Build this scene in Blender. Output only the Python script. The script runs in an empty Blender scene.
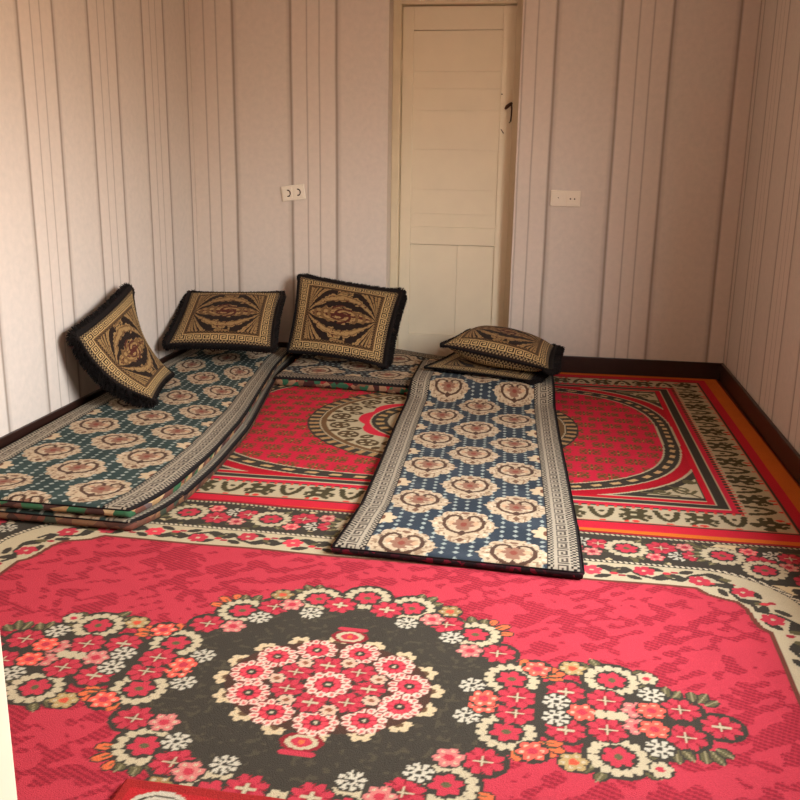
import bpy, math, random
import numpy as np
from mathutils import Matrix, Vector, noise as mnoise

random.seed(4)
rng = np.random.default_rng(4)
S = bpy.context.scene
COL = S.collection
W = 3.0            # room width, metres
YF = -4.42         # inner face of the front wall
HC = 2.55          # ceiling height

# ------------------------------------------------------------------ camera
def cam_axes(yaw, pitch, roll):
    cy, sy, cp, sp = math.cos(yaw), math.sin(yaw), math.cos(pitch), math.sin(pitch)
    fwd = Vector((sy*cp, cy*cp, -sp)); right = Vector((cy, -sy, 0)); up = right.cross(fwd)
    cr, sr = math.cos(roll), math.sin(roll)
    return cr*right + sr*up, -sr*right + cr*up, fwd
r_, u_, f_ = cam_axes(-0.159, 0.2543, 0.0162)
cam_d = bpy.data.cameras.new('camera')
cam = bpy.data.objects.new('camera', cam_d); COL.objects.link(cam)
cam.matrix_world = Matrix(((r_.x, u_.x, -f_.x, 2.0356), (r_.y, u_.y, -f_.y, -5.1551), (r_.z, u_.z, -f_.z, 1.1415), (0, 0, 0, 1)))
cam_d.sensor_width = 36.0; cam_d.lens = 920.9/800*36; cam_d.clip_start = 0.02
S.camera = cam

# ------------------------------------------------------------------ light
world = bpy.data.worlds.new('daylight'); S.world = world; world.use_nodes = True
wt = world.node_tree; bg = wt.nodes['Background']
wc = wt.nodes.new('ShaderNodeTexCoord'); ws = wt.nodes.new('ShaderNodeSeparateXYZ'); wr = wt.nodes.new('ShaderNodeValToRGB')
wm = wt.nodes.new('ShaderNodeMapRange'); wm.inputs['From Min'].default_value = -1.0; wm.inputs['From Max'].default_value = 1.0
wt.links.new(wc.outputs['Generated'], ws.inputs[0]); wt.links.new(ws.outputs[2], wm.inputs['Value']); wt.links.new(wm.outputs[0], wr.inputs[0])
wt.links.new(wr.outputs[0], bg.inputs[0])
e = wr.color_ramp.elements          # sunlit yard below the horizon, pale bright sky above
e[0].position = 0.0; e[0].color = (0.20, 0.14, 0.09, 1)
e[1].position = 1.0; e[1].color = (0.90, 0.98, 1.08, 1)
for p_, c_ in ((0.47, (0.26, 0.185, 0.125, 1)), (0.53, (0.62, 0.51, 0.38, 1)), (0.60, (0.98, 1.0, 0.99, 1))):
    n_ = e.new(p_); n_.color = c_
bg.inputs[1].default_value = 37.0
WIN = dict(y0=-3.68, y1=-2.28, z0=0.75, z1=2.05)
la = bpy.data.lights.new('window_portal', 'AREA'); la.shape = 'RECTANGLE'
la.size = 1.40; la.size_y = 1.30; la.energy = 10; la.cycles.is_portal = True
lo = bpy.data.objects.new('window_portal', la); COL.objects.link(lo)
lo.location = (W + 0.17, (WIN['y0'] + WIN['y1'])/2, 1.40)
lo.rotation_euler = Vector((-1.0, 0, 0)).to_track_quat('-Z', 'Y').to_euler()
S.view_settings.view_transform = 'Standard'; S.view_settings.look = 'None'
S.view_settings.gamma = 1.0; S.view_settings.use_curve_mapping = False
S.view_settings.exposure = 0.0

# ------------------------------------------------------------------ helpers
def lin(c):
    c = np.asarray(c, float)/255.0
    return np.where(c <= 0.04045, c/12.92, ((c + 0.055)/1.055)**2.4)
def lin4(c): return tuple(lin(c)) + (1.0,)

class NT:
    """small node-tree builder"""
    def __init__(s, name):
        s.m = bpy.data.materials.new(name); s.m.use_nodes = True
        s.t = s.m.node_tree; s.b = s.t.nodes['Principled BSDF']
    def n(s, typ, **kw):
        nd = s.t.nodes.new(typ)
        for k, v in kw.items(): setattr(nd, k, v)
        return nd
    def l(s, a, b): s.t.links.new(a, b)
    def math(s, op, a, b=None, clamp=False):
        nd = s.n('ShaderNodeMath', operation=op); nd.use_clamp = clamp
        for i, v in enumerate((a, b)):
            if v is None: continue
            if isinstance(v, (int, float)): nd.inputs[i].default_value = v
            else: s.l(v, nd.inputs[i])
        return nd.outputs[0]
    def mix(s, fac, a, b, mode='MIX'):
        nd = s.n('ShaderNodeMix', data_type='RGBA', blend_type=mode)
        for i, v in ((0, fac), (6, a), (7, b)):
            if isinstance(v, (int, float)): nd.inputs[i].default_value = v
            elif isinstance(v, tuple): nd.inputs[i].default_value = v
            else: s.l(v, nd.inputs[i])
        return nd.outputs[2]
    def noise(s, vec, scale, detail=2.0, rough=0.5):
        nd = s.n('ShaderNodeTexNoise'); nd.inputs['Scale'].default_value = scale
        nd.inputs['Detail'].default_value = detail; nd.inputs['Roughness'].default_value = rough
        s.l(vec, nd.inputs['Vector']); return nd.outputs['Fac']
    def obj(s): return s.n('ShaderNodeTexCoord').outputs['Object']
    def bump(s, h, strength, dist=0.01):
        nd = s.n('ShaderNodeBump'); nd.inputs['Strength'].default_value = strength
        nd.inputs['Distance'].default_value = dist
        s.l(h, nd.inputs['Height']); s.l(nd.outputs[0], s.b.inputs['Normal'])

def mat_plain(name, rgb, rough=0.6, vary=0.12, scale=30.0, bump=0.15, spec=0.4):
    k = NT(name); v = k.obj(); nz = k.noise(v, scale, 4)
    a = lin(rgb)
    c = k.mix(nz, tuple(a*(1-vary)) + (1,), tuple(np.minimum(a*(1+vary), 1)) + (1,))
    k.l(c, k.b.inputs['Base Color']); k.b.inputs['Roughness'].default_value = rough
    k.b.inputs['Specular IOR Level'].default_value = spec
    if bump: k.bump(nz, bump, 0.003)
    return k.m

def mat_woven(name, pile=420.0, vary=0.30, bump=0.6, sheen=0.0, rough=0.95):
    """yarn colour from the woven pattern stored on the mesh, broken up by fibre noise"""
    k = NT(name); v = k.obj()
    at = k.n('ShaderNodeAttribute', attribute_name='yarn')
    nz = k.noise(v, pile, 2, 0.7); nb = k.noise(v, 9.0, 3)
    f = k.math('ADD', k.math('MULTIPLY', nz, vary*2), 1.0 - vary)
    f = k.math('MULTIPLY', f, k.math('ADD', k.math('MULTIPLY', nb, 0.16), 0.92))
    mul = k.n('ShaderNodeVectorMath', operation='SCALE')
    k.l(at.outputs['Color'], mul.inputs[0]); k.l(f, mul.inputs['Scale'])
    k.l(mul.outputs[0], k.b.inputs['Base Color'])
    k.b.inputs['Roughness'].default_value = rough
    k.b.inputs['Specular IOR Level'].default_value = 0.15
    k.b.inputs['Sheen Weight'].default_value = sheen
    k.bump(nz, bump, 0.004)
    return k.m

def mat_wallpaper(name, axis, off, period):
    k = NT(name); v = k.obj()
    sep = k.n('ShaderNodeSeparateXYZ'); k.l(v, sep.inputs[0])
    wob = k.math('MULTIPLY', k.noise(v, 1.6, 1), 0.008)
    c = k.math('ADD', sep.outputs[axis], wob)
    p = k.math('MULTIPLY', k.math('FRACT', k.math('DIVIDE', k.math('ADD', c, 50*period - off + 0.1), period)), period)
    def line(pos, w):
        d = k.math('ABSOLUTE', k.math('SUBTRACT', p, pos + 0.1))
        return k.math('SUBTRACT', 1.0, k.math('DIVIDE', d, w), clamp=True)
    thick = k.math('ADD', line(0.0, 0.011), line(0.255, 0.011), clamp=True)
    soft_shadow = k.math('ADD', line(-0.008, 0.022), line(0.263, 0.022), clamp=True)  # soft shadow beside each thick stripe, painted into the colour
    thin = k.math('ADD', line(0.09, 0.007), line(0.16, 0.007), clamp=True)
    swirl = k.noise(v, 34.0, 3, 0.6); fine = k.noise(v, 260.0, 2)
    big = k.noise(v, 3.0, 2)
    base = k.mix(big, lin4((205, 194, 184)), lin4((212, 199, 188)))
    base = k.mix(k.math('MULTIPLY', k.math('SUBTRACT', k.math('MULTIPLY', swirl, 2.4), 0.7, clamp=True), 0.45), base, lin4((228, 212, 199)))
    inside = k.math('MULTIPLY', k.math('LESS_THAN', k.math('ABSOLUTE', k.math('SUBTRACT', p, 0.2275)), 0.1275), 0.18)
    base = k.mix(inside, base, lin4((232, 214, 200)))
    dark = lin4((112, 92, 76))
    m = k.math('ADD', k.math('MULTIPLY', thick, 0.55), k.math('ADD', k.math('MULTIPLY', soft_shadow, 0.28), k.math('MULTIPLY', thin, 0.48)), clamp=True)
    k.l(k.mix(m, base, dark), k.b.inputs['Base Color'])
    k.b.inputs['Roughness'].default_value = 0.62; k.b.inputs['Specular IOR Level'].default_value = 0.3
    h = k.math('SUBTRACT', k.math('MULTIPLY', k.math('ADD', swirl, k.math('MULTIPLY', fine, 0.4)), 0.5), k.math('MULTIPLY', m, 1.2))
    k.bump(h, 0.22, 0.004)
    return k.m

def mat_lining(name, cols, scale=26.0):
    """printed cotton lining: patches of several yarn colours"""
    k = NT(name); v = k.obj()
    vo = k.n('ShaderNodeTexVoronoi'); vo.inputs['Scale'].default_value = scale; k.l(v, vo.inputs['Vector'])
    sep = k.n('ShaderNodeSeparateColor'); k.l(vo.outputs['Color'], sep.inputs[0])
    cr = k.n('ShaderNodeValToRGB'); cr.color_ramp.interpolation = 'CONSTANT'
    el = cr.color_ramp.elements
    while len(el) < len(cols): el.new(0.5)
    for i, c in enumerate(cols):
        el[i].position = i/len(cols); el[i].color = lin4(c)
    k.l(sep.outputs[0], cr.inputs[0])
    nz = k.noise(v, 90, 3)
    c = k.mix(k.math('MULTIPLY', nz, 0.5), cr.outputs[0], lin4(cols[0]))
    k.l(c, k.b.inputs['Base Color']); k.b.inputs['Roughness'].default_value = 0.8
    k.b.inputs['Specular IOR Level'].default_value = 0.2
    k.bump(nz, 0.3, 0.004)
    return k.m

def mk(name, verts, faces, mat=None, parent=None, smooth=False):
    me = bpy.data.meshes.new(name); me.from_pydata([tuple(v) for v in verts], [], faces); me.update()
    if smooth: me.polygons.foreach_set('use_smooth', [True]*len(me.polygons))
    o = bpy.data.objects.new(name, me); COL.objects.link(o)
    if mat: me.materials.append(mat)
    if parent: o.parent = parent; 
    return o

def grid_obj(name, P, mat, parent=None, colors=None, flip=False, smooth=True):
    ny, nx = P.shape[:2]
    me = bpy.data.meshes.new(name)
    me.vertices.add(nx*ny); me.vertices.foreach_set('co', P.reshape(-1).astype(np.float32))
    idx = np.arange(nx*ny).reshape(ny, nx)
    q = np.stack([idx[:-1, :-1], idx[:-1, 1:], idx[1:, 1:], idx[1:, :-1]], -1).reshape(-1, 4)
    if flip: q = q[:, ::-1]
    nf = len(q)
    me.loops.add(nf*4); me.loops.foreach_set('vertex_index', q.reshape(-1).astype(np.int32))
    me.polygons.add(nf); me.polygons.foreach_set('loop_start', np.arange(0, nf*4, 4, dtype=np.int32))
    me.polygons.foreach_set('use_smooth', np.full(nf, smooth))
    me.update(calc_edges=True); me.validate()
    if colors is not None:
        at = me.color_attributes.new('yarn', 'FLOAT_COLOR', 'POINT')
        buf = np.ones((nx*ny, 4), np.float32); buf[:, :3] = lin(colors.reshape(-1, 3))
        at.data.foreach_set('color', buf.reshape(-1))
    me.materials.append(mat)
    o = bpy.data.objects.new(name, me); COL.objects.link(o)
    if parent: o.parent = parent
    return o

def boxes(name, bs, mat, parent=None, bevel=0.0):
    """several boxes (x0,x1,y0,y1,z0,z1) as ONE mesh"""
    V, F = [], []
    for (x0, x1, y0, y1, z0, z1) in bs:
        b = len(V)
        V += [(x0, y0, z0), (x1, y0, z0), (x1, y1, z0), (x0, y1, z0), (x0, y0, z1), (x1, y0, z1), (x1, y1, z1), (x0, y1, z1)]
        F += [tuple(b+i for i in f) for f in ((3, 2, 1, 0), (4, 5, 6, 7), (0, 1, 5, 4), (1, 2, 6, 5), (2, 3, 7, 6), (3, 0, 4, 7))]
    o = mk(name, V, F, mat, parent)
    if bevel:
        md = o.modifiers.new('bevel', 'BEVEL'); md.width = bevel; md.segments = 2; md.limit_method = 'ANGLE'
    return o

def tube(name, pts, r, mat, parent=None, n=10, cap=True):
    V, F = [], []
    pts = [Vector(p) for p in pts]
    rs = r if isinstance(r, (list, tuple)) else [r]*len(pts)
    for i, p in enumerate(pts):
        d = (pts[min(i+1, len(pts)-1)] - pts[max(i-1, 0)]).normalized()
        a = d.cross(Vector((0, 0, 1)) if abs(d.z) < 0.9 else Vector((1, 0, 0))).normalized(); b = d.cross(a)
        for k in range(n):
            t = 2*math.pi*k/n
            V.append(p + rs[i]*(math.cos(t)*a + math.sin(t)*b))
    for i in range(len(pts)-1):
        for k in range(n):
            F.append((i*n+k, i*n+(k+1) % n, (i+1)*n+(k+1) % n, (i+1)*n+k))
    if cap: F += [tuple(range(n))[::-1], tuple((len(pts)-1)*n+k for k in range(n))]
    return mk(name, V, F, mat, parent, smooth=True)

def empty(name, label, cat, loc=(0, 0, 0), group=None):
    o = bpy.data.objects.new(name, None); COL.objects.link(o); o.location = loc
    o['label'] = label; o['category'] = cat
    if group: o['group'] = group
    o.empty_display_size = 0.1
    return o
def reparent(root, *obs):
    """meshes are modelled in room coordinates; the thing's Empty sits at its base"""
    bpy.context.view_layer.update()
    for o in obs:
        o.parent = root; o.matrix_parent_inverse = Matrix.Translation(-Vector(root.location))
def structure(o): o['kind'] = 'structure'; return o

def vnoise(shape, cells, seed=0):
    """smooth value noise on a numpy grid"""
    r = np.random.default_rng(seed); cy, cx = cells
    g = r.random((cy+2, cx+2))
    y = np.linspace(0, cy, shape[0], endpoint=False); x = np.linspace(0, cx, shape[1], endpoint=False)
    yi, xi = y.astype(int), x.astype(int); fy, fx = (y-yi)[:, None], (x-xi)[None]
    fy = fy*fy*(3-2*fy); fx = fx*fx*(3-2*fx)
    return (g[yi][:, xi]*(1-fy)*(1-fx) + g[yi+1][:, xi]*fy*(1-fx) + g[yi][:, xi+1]*(1-fy)*fx + g[yi+1][:, xi+1]*fy*fx)

# ------------------------------------------------------------------ pattern weaving (numpy)
class Weave:
    """a knotted pattern drawn on a regular grid, centred on 0,0, metres"""
    def __init__(s, w, h, res, bg):
        s.nx, s.ny = int(round(w/res))+1, int(round(h/res))+1
        s.x = np.linspace(-w/2, w/2, s.nx); s.y = np.linspace(-h/2, h/2, s.ny)
        s.X, s.Y = np.meshgrid(s.x, s.y)
        s.C = np.zeros((s.ny, s.nx, 3)); s.C[:] = bg
    def win(s, x0, x1, y0, y1):
        a, b = np.searchsorted(s.x, (x0, x1)); c, d = np.searchsorted(s.y, (y0, y1))
        return slice(c, d), slice(a, b)
    def put(s, mask, col, sl=(slice(None), slice(None))):
        s.C[sl][mask] = col
    def disc(s, cx, cy, rx, col, ry=None, rot=0.0):
        ry = ry or rx; R = max(rx, ry); sl = s.win(cx-R, cx+R, cy-R, cy+R)
        dx, dy = s.X[sl]-cx, s.Y[sl]-cy
        if rot: c, q = math.cos(rot), math.sin(rot); dx, dy = dx*c+dy*q, -dx*q+dy*c
        s.put((dx/rx)**2 + (dy/ry)**2 <= 1, col, sl)
    def line(s, pts, w, col):
        for (ax, ay), (bx, by) in zip(pts[:-1], pts[1:]):
            sl = s.win(min(ax, bx)-w, max(ax, bx)+w, min(ay, by)-w, max(ay, by)+w)
            px, py = s.X[sl]-ax, s.Y[sl]-ay; dx, dy = bx-ax, by-ay
            t = np.clip((px*dx+py*dy)/max(dx*dx+dy*dy, 1e-9), 0, 1)
            s.put((px-t*dx)**2+(py-t*dy)**2 <= (w/2)**2, col, sl)
    def poly(s, pts, col):
        xs, ys = zip(*pts); sl = s.win(min(xs), max(xs), min(ys), max(ys))
        X, Y = s.X[sl], s.Y[sl]; m = np.zeros(X.shape, bool)
        for (ax, ay), (bx, by) in zip(pts, pts[1:]+pts[:1]):
            if ay == by: continue
            m ^= ((ay > Y) != (by > Y)) & (X < (bx-ax)*(Y-ay)/(by-ay)+ax)
        s.put(m, col, sl)

RED = (180, 54, 66); RED2 = (154, 40, 52); DARK = (60, 54, 45); CREAM = (182, 166, 134); PINK = (194, 112, 104)
WHITE = (186, 176, 154); OLIVE = (92, 84, 56); ORANGE = (208, 100, 60); BROWN = (104, 56, 44); MAROON = (130, 36, 42)

def petals(w, cx, cy, n, r, pr, col, ph=0.0, long=1.25):
    for i in range(n):
        a = ph + 2*math.pi*i/n
        w.disc(cx+r*math.cos(a), cy+r*math.sin(a), pr*long, col, pr, a)
def fl_ring(w, cx, cy, r=0.066, ph=0.0):
    w.disc(cx, cy, r*0.96, DARK); petals(w, cx, cy, 15, r*0.76, r*0.158, CREAM, ph, 1.2)
    w.disc(cx, cy, r*0.58, DARK); petals(w, cx, cy, 6, r*0.31, r*0.165, RED, ph+0.3, 1.2); w.disc(cx, cy, r*0.13, OLIVE)
def fl_red(w, cx, cy, r=0.045, ph=0.4):
    w.disc(cx, cy, r*1.02, DARK); petals(w, cx, cy, 8, r*0.60, r*0.235, RED, ph, 1.55); w.disc(cx, cy, r*0.42, RED2)
    for i in range(8):
        a = ph+math.pi*(i+0.5)/4; w.line([(cx+r*0.55*math.cos(a), cy+r*0.55*math.sin(a)), (cx+r*0.85*math.cos(a), cy+r*0.85*math.sin(a))], 0.004, MAROON)
    w.disc(cx, cy, r*0.20, (96, 60, 44))
    for a, k in ((0, 0.40), (math.pi/2, 0.33)):
        w.line([(cx-r*k*math.cos(a), cy-r*k*math.sin(a)), (cx+r*k*math.cos(a), cy+r*k*math.sin(a))], 0.0045, CREAM)
def fl_snow(w, cx, cy, r=0.030):
    w.disc(cx, cy, r*1.1, DARK)
    for i in range(8):
        a = math.pi*i/4+0.2; ca, sa = math.cos(a), math.sin(a)
        w.line([(cx+r*0.30*ca, cy+r*0.30*sa), (cx+r*0.92*ca, cy+r*0.92*sa)], 0.0065, WHITE)
        w.disc(cx+r*0.78*math.cos(a+0.22), cy+r*0.78*math.sin(a+0.22), 0.0045, WHITE)
def fl_pink(w, cx, cy, r=0.032, c1=PINK, c2=RED):
    w.disc(cx, cy, r*1.1, DARK); petals(w, cx, cy, 6, r*0.62, r*0.34, c1, 0.2, 1.15); w.disc(cx, cy, r*0.34, c2)
    petals(w, cx, cy, 6, r*0.66, 0.0038, CREAM, 0.2, 1.0)
def fl_brick(w, cx, cy, r=0.05, ph=0.0):
    w.disc(cx, cy, r*1.0, (120, 50, 46)); petals(w, cx, cy, 11, r*0.80, r*0.205, (216, 182, 160), ph, 1.1)
    petals(w, cx, cy, 11, r*0.82, r*0.095, (196, 98, 92), ph, 1.3)
    w.disc(cx, cy, r*0.58, RED2); petals(w, cx, cy, 8, r*0.44, r*0.14, (214, 66, 76), ph, 1.2); w.disc(cx, cy, r*0.25, DARK); w.disc(cx, cy, r*0.1, CREAM)
def leaves(w, cx, cy, a0, r=0.07, col=ORANGE):
    for da in (-0.42, 0.0, 0.42):
        a = a0+da; c, q = math.cos(a), math.sin(a); L = 0.034 if da == 0 else 0.028
        ax, ay, bx, by = cx+(r-0.012)*c, cy+(r-0.012)*q, cx+(r+L)*c, cy+(r+L)*q
        mx, my = (ax+bx)/2, (ay+by)/2
        w.disc(mx, my, L*0.70, DARK, 0.0155, a); w.disc(mx, my, L*0.60, col, 0.0105, a)
        if col is OLIVE: w.line([(ax, ay), (bx, by)], 0.0040, (138, 126, 92))
        else: w.line([(ax, ay), (mx, my)], 0.005, OLIVE)

class Noise:
    """smooth value noise at arbitrary coordinates"""
    def __init__(s, seed): s.t = np.random.default_rng(seed).random((64, 64))
    def __call__(s, x, y):
        xi, yi = np.floor(x).astype(int), np.floor(y).astype(int); fx, fy = x-xi, y-yi
        fx = fx*fx*(3-2*fx); fy = fy*fy*(3-2*fy); g = lambda i, j: s.t[(yi+j) % 64, (xi+i) % 64]
        return (g(0, 0)*(1-fx)+g(1, 0)*fx)*(1-fy)+(g(0, 1)*(1-fx)+g(1, 1)*fx)*fy

def rrect(X, Y, hx, hy, r):
    qx, qy = np.abs(X)-hx+r, np.abs(Y)-hy+r
    return np.hypot(np.maximum(qx, 0), np.maximum(qy, 0)) + np.minimum(np.maximum(qx, qy), 0) - r

def weave_near():
    hw, hh = 1.385, 1.03
    w = Weave(2*hw, 2*hh, 0.004, RED); X, Y = w.X, w.Y
    # mottled field: short slanting strokes in clusters
    n1, n2, n3 = Noise(1), Noise(2), Noise(3)
    u_, v_ = X*0.8+Y*0.6, -X*0.6+Y*0.8
    cl = 0.60*n1(u_/0.052, v_/0.019)+0.40*n2((X*0.7-Y*0.7)/0.042, (X*0.7+Y*0.7)/0.017)
    hatch = np.sin((X*0.42+Y)*2*math.pi/0.0135) > -0.15
    cl = cl+0.10*(n3(X/0.3, Y/0.3)-0.5)
    w.put((cl > 0.52) & hatch, (138, 34, 46)); w.put((cl > 0.53) & ~hatch, (170, 46, 58))
    # medallion
    R = []; B = []; N = []; K = []
    for sx in (-1, 1):
        for sy in (-1, 1):
            R += [(sx*0.300, sy*0.288), (sx*0.125, sy*0.392), (sx*0.400, sy*0.10), (sx*0.622, sy*0.142)]
            B += [(sx*0.362, sy*0.205), (sx*0.225, sy*0.325), (sx*0.415, sy*0.030), (sx*0.605, sy*0.055), (sx*0.52, sy*0.072),
                  (sx*0.762, sy*0.050), (sx*0.062, sy*0.372)]
            N += [(sx*0.50, sy*0.030), (sx*0.315, sy*0.058), (sx*0.245, sy*0.262), (sx*0.125, sy*0.312), (sx*0.705, sy*0.098)]
            K += [(sx*0.345, sy*0.012), (sx*0.668, sy*0.030), (sx*0.700, sy*0.034), (sx*0.295, sy*0.205), (sx*0.455, sy*0.155), (sx*0.185, sy*0.345)]
    R += [(0, 0.425), (0, -0.425)]; B += [(-0.838, 0), (0.838, 0)]; K += [(0.555, 0), (-0.555, 0)]
    for L, r in ((R, 0.072), (B, 0.053), (N, 0.042), (K, 0.040)):
        for x, y in L:
            w.disc(x, y, r, DARK)
    w.disc(0, 0, 0.385, DARK, 0.365)
    for sx in (-1, 1):
        w.disc(sx*0.62, 0, 0.18, DARK, 0.09); w.disc(sx*0.40, 0, 0.12, DARK, 0.13)
        for sy in (-1, 1):
            leaves(w, sx*0.300, sy*0.288, math.atan2(sy*0.7, sx*0.9)); leaves(w, sx*0.300, sy*0.288, math.atan2(sy*1.0, -sx*0.2), 0.06, OLIVE)
            leaves(w, sx*0.125, sy*0.392, math.atan2(sy, sx*0.75), 0.058, OLIVE); leaves(w, sx*0.205, sy*0.375, math.atan2(sy, sx*0.5), 0.02)
            leaves(w, sx*0.400, sy*0.10, math.atan2(sy*1.0, sx*0.9)); leaves(w, sx*0.622, sy*0.142, math.atan2(sy*0.7, -sx*0.9), 0.066, OLIVE)
            leaves(w, sx*0.622, sy*0.142, math.atan2(sy*0.15, sx*0.9), 0.066, OLIVE); leaves(w, sx*0.79, sy*0.055, math.atan2(sy*0.8, sx*0.4), 0.045, OLIVE)
            leaves(w, sx*0.735, sy*0.06, math.atan2(sy*1.0, sx*0.05), 0.045, OLIVE); leaves(w, sx*0.455, sy*0.125, math.atan2(sy*0.3, sx*0.9), 0.035)
            fl_pink(w, sx*0.700, sy*0.165, 0.026, CREAM, RED); fl_pink(w, sx*0.535, sy*0.175, 0.030, (168, 140, 92), (200, 80, 56)); fl_pink(w, sx*0.225, sy*0.395, 0.030, (150, 120, 76), (200, 80, 60))
    ell = (X/0.385)**2+(Y/0.365)**2 < 1
    sp = vnoise(X.shape, (200, 260), 9)
    w.put(ell & (sp > 0.74) & (np.abs(w.C[:, :, 0]-DARK[0]) < 1), (74, 66, 52))
    for x, y in R: fl_ring(w, x, y)
    for x, y in B: fl_red(w, x, y, 0.045)
    for x, y in N: fl_snow(w, x, y)
    for i, (x, y) in enumerate(K): fl_pink(w, x, y, 0.032, PINK if i % 2 else (226, 90, 74), RED)
    for s in (-1, 1):
        for t in (-1, 0, 1): w.disc(s*0.615+t*0.022, 0, 0.013, CREAM, 0.017)
    # rose cluster at the centre
    for i in range(16):
        a = 2*math.pi*i/16+0.1; fl_pink(w, 0.232*math.cos(a), 0.185*math.sin(a), 0.029, (196, 172, 134), (96, 72, 50))
    for s in (-1, 1):
        w.disc(0, s*0.215, 0.045, MAROON, 0.032); w.disc(0, s*0.215, 0.034, CREAM, 0.024); w.disc(0, s*0.215, 0.022, RED, 0.016); w.disc(0, s*0.215, 0.008, ORANGE)
        w.line([(-0.03, s*0.252), (0.03, s*0.252)], 0.014, RED)
    w.disc(0, 0, 0.232, (74, 50, 40), 0.182)
    for i in range(11):
        a = 2*math.pi*i/11+0.2; fl_brick(w, 0.182*math.cos(a), 0.146*math.sin(a), 0.047, a)
    for i in range(7):
        a = 2*math.pi*i/7; fl_red(w, 0.092*math.cos(a), 0.078*math.sin(a), 0.041, a)
    for i in range(7):
        a = 2*math.pi*(i+0.5)/7; fl_pink(w, 0.118*math.cos(a), 0.098*math.sin(a), 0.020, (204, 160, 136), (130, 80, 56))
    fl_brick(w, 0, 0, 0.052)
    # borders
    F = rrect(X, Y, 1.025, 0.665, 0.16); A = rrect(X, Y, 1.152, 0.792, 0.26)
    corner = (np.abs(X) > 0.90) & (np.abs(Y) > 0.40)
    cut = np.abs(X)/0.38+np.abs(Y)/0.50 > 1.02/0.38+0.42/0.50
    cp = [(0.0, 0.665), (0.875, 0.665), (0.90, 0.632), (0.925, 0.618), (0.972, 0.600), (0.988, 0.56), (0.995, 0.50), (1.005, 0.462), (1.025, 0.44), (1.025, 0.0)]
    full = cp+[(x, -y) for x, y in cp[::-1][1:]]+[(-x, -y) for x, y in cp[1:]]+[(-x, y) for x, y in cp[::-1][1:-1]]
    keep = w.C.copy(); tmp = np.zeros(X.shape, bool)
    w.C[:] = 0; w.poly(full, (1, 1, 1)); tmp = w.C[:, :, 0] > 0.5; w.C[:] = keep
    out = ~tmp
    w.put(out, CREAM); w.line(full+[full[0]], 0.014, BROWN)
    # cream band: leafy vine with red flowers
    def vine(px, py, dx, dy, k):
        nx, ny = -dy, dx
        T = lambda a, b: (px+a*dx+b*nx, py+a*dy+b*ny)
        g = 1 if k % 2 else -1
        w.line([T(-0.085, g*0.022), T(-0.05, g*0.030), T(-0.015, -g*0.012), T(0.02, -g*0.028), T(0.06, g*0.004)], 0.013, DARK)
        w.disc(*T(-0.055, g*0.008), 0.026, DARK, 0.014, math.atan2(dy, dx)+0.6*g); w.disc(*T(0.048, -g*0.022), 0.028, DARK, 0.014, math.atan2(dy, dx)+0.5*g)
        w.disc(*T(-0.03, -g*0.03), 0.024, DARK, 0.012, math.atan2(dy, dx)-0.5*g); w.disc(*T(0.03, g*0.034), 0.026, DARK, 0.012, math.atan2(dy, dx)-0.4*g); w.disc(*T(0.072, -g*0.004), 0.018, OLIVE, 0.011)
        petals(w, *T(0.0, g*0.018 if k % 3 else 0), 6, 0.018, 0.012, RED if k % 3 else (214, 66, 76), 0.3, 1.2); w.disc(*T(0, g*0.018 if k % 3 else 0), 0.006, CREAM)
        w.disc(*T(-0.085, -g*0.012), 0.013, (196, 60, 66), 0.008); w.disc(*T(0.085, g*0.022), 0.012, RED2, 0.008)
    for i in range(-6, 7):
        for q in (-1, 1): vine(i*0.148, q*0.732, 1, 0, i+50)
    for i in range(-2, 3):
        for q in (-1, 1): vine(q*1.092, i*0.165, 0, 1, i+50)
    for sx in (-1, 1):
        for sy in (-1, 1): vine(sx*0.985, sy*0.655, 0.7, -0.7*sx*sy, 1); vine(sx*1.06, sy*0.52, 0.35, -0.93*sx*sy, 2)
    # dark band with ring flowers
    dk = A > 0.0
    w.put(dk, DARK)
    n4, n5 = Noise(14), Noise(15)
    w.put(dk & (n4(X/0.03, Y/0.03) > 0.80), OLIVE); w.put(dk & (n5(X/0.034, Y/0.022) > 0.86), (196, 172, 130))
    def bandunit(px, py, dx, dy, k):
        nx, ny = -dy, dx
        T = lambda a, b: (px+a*dx+b*nx, py+a*dy+b*ny)
        g = 1 if k % 2 else -1
        for da in (-0.6, 0.6): leaves(w, *T(0, 0), math.atan2(dy, dx)+math.pi*(k % 2)+da, 0.062, OLIVE)
        fl_red(w, *T(0.105, -g*0.026), 0.050); fl_pink(w, *T(0.082, g*0.048), 0.028, (220, 96, 96), RED); fl_snow(w, *T(0.152, g*0.030), 0.034)
        fl_pink(w, *T(0.178, -g*0.045), 0.030, PINK, RED2); fl_red(w, *T(0.198, g*0.020), 0.040)
        fl_ring(w, *T(0, 0), 0.070)
    for i in range(-4, 4):
        for q in (-1, 1): bandunit(i*0.28+0.14, q*0.905, 1, 0, i+40)
    for i in range(-3, 3):
        for q in (-1, 1): bandunit(q*1.265, i*0.28+0.14, 0, 1, i+40)
    for sx in (-1, 1):
        for sy in (-1, 1): fl_ring(w, sx*1.085, sy*0.825, 0.068); fl_red(w, sx*1.20, sy*0.77, 0.052); fl_red(w, sx*1.26, sy*0.91, 0.052); fl_snow(w, sx*1.20, sy*0.66, 0.034)
    rope = np.sin((X+Y*0.6)*2*math.pi/0.016) > -0.1
    rope2 = np.sin((Y+X*0.6)*2*math.pi/0.016) > -0.1
    rp = np.where(np.abs(X)-1.15 > np.abs(Y)-0.79, rope2, rope)
    for d0, d1 in ((-0.003, 0.017),):
        z = (A > d0) & (A < d1); w.put(z, DARK); w.put(z & rp & (A > d0+0.004) & (A < d1-0.003), (206, 190, 158))
    E = np.minimum(hw-np.abs(X), hh-np.abs(Y))
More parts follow.
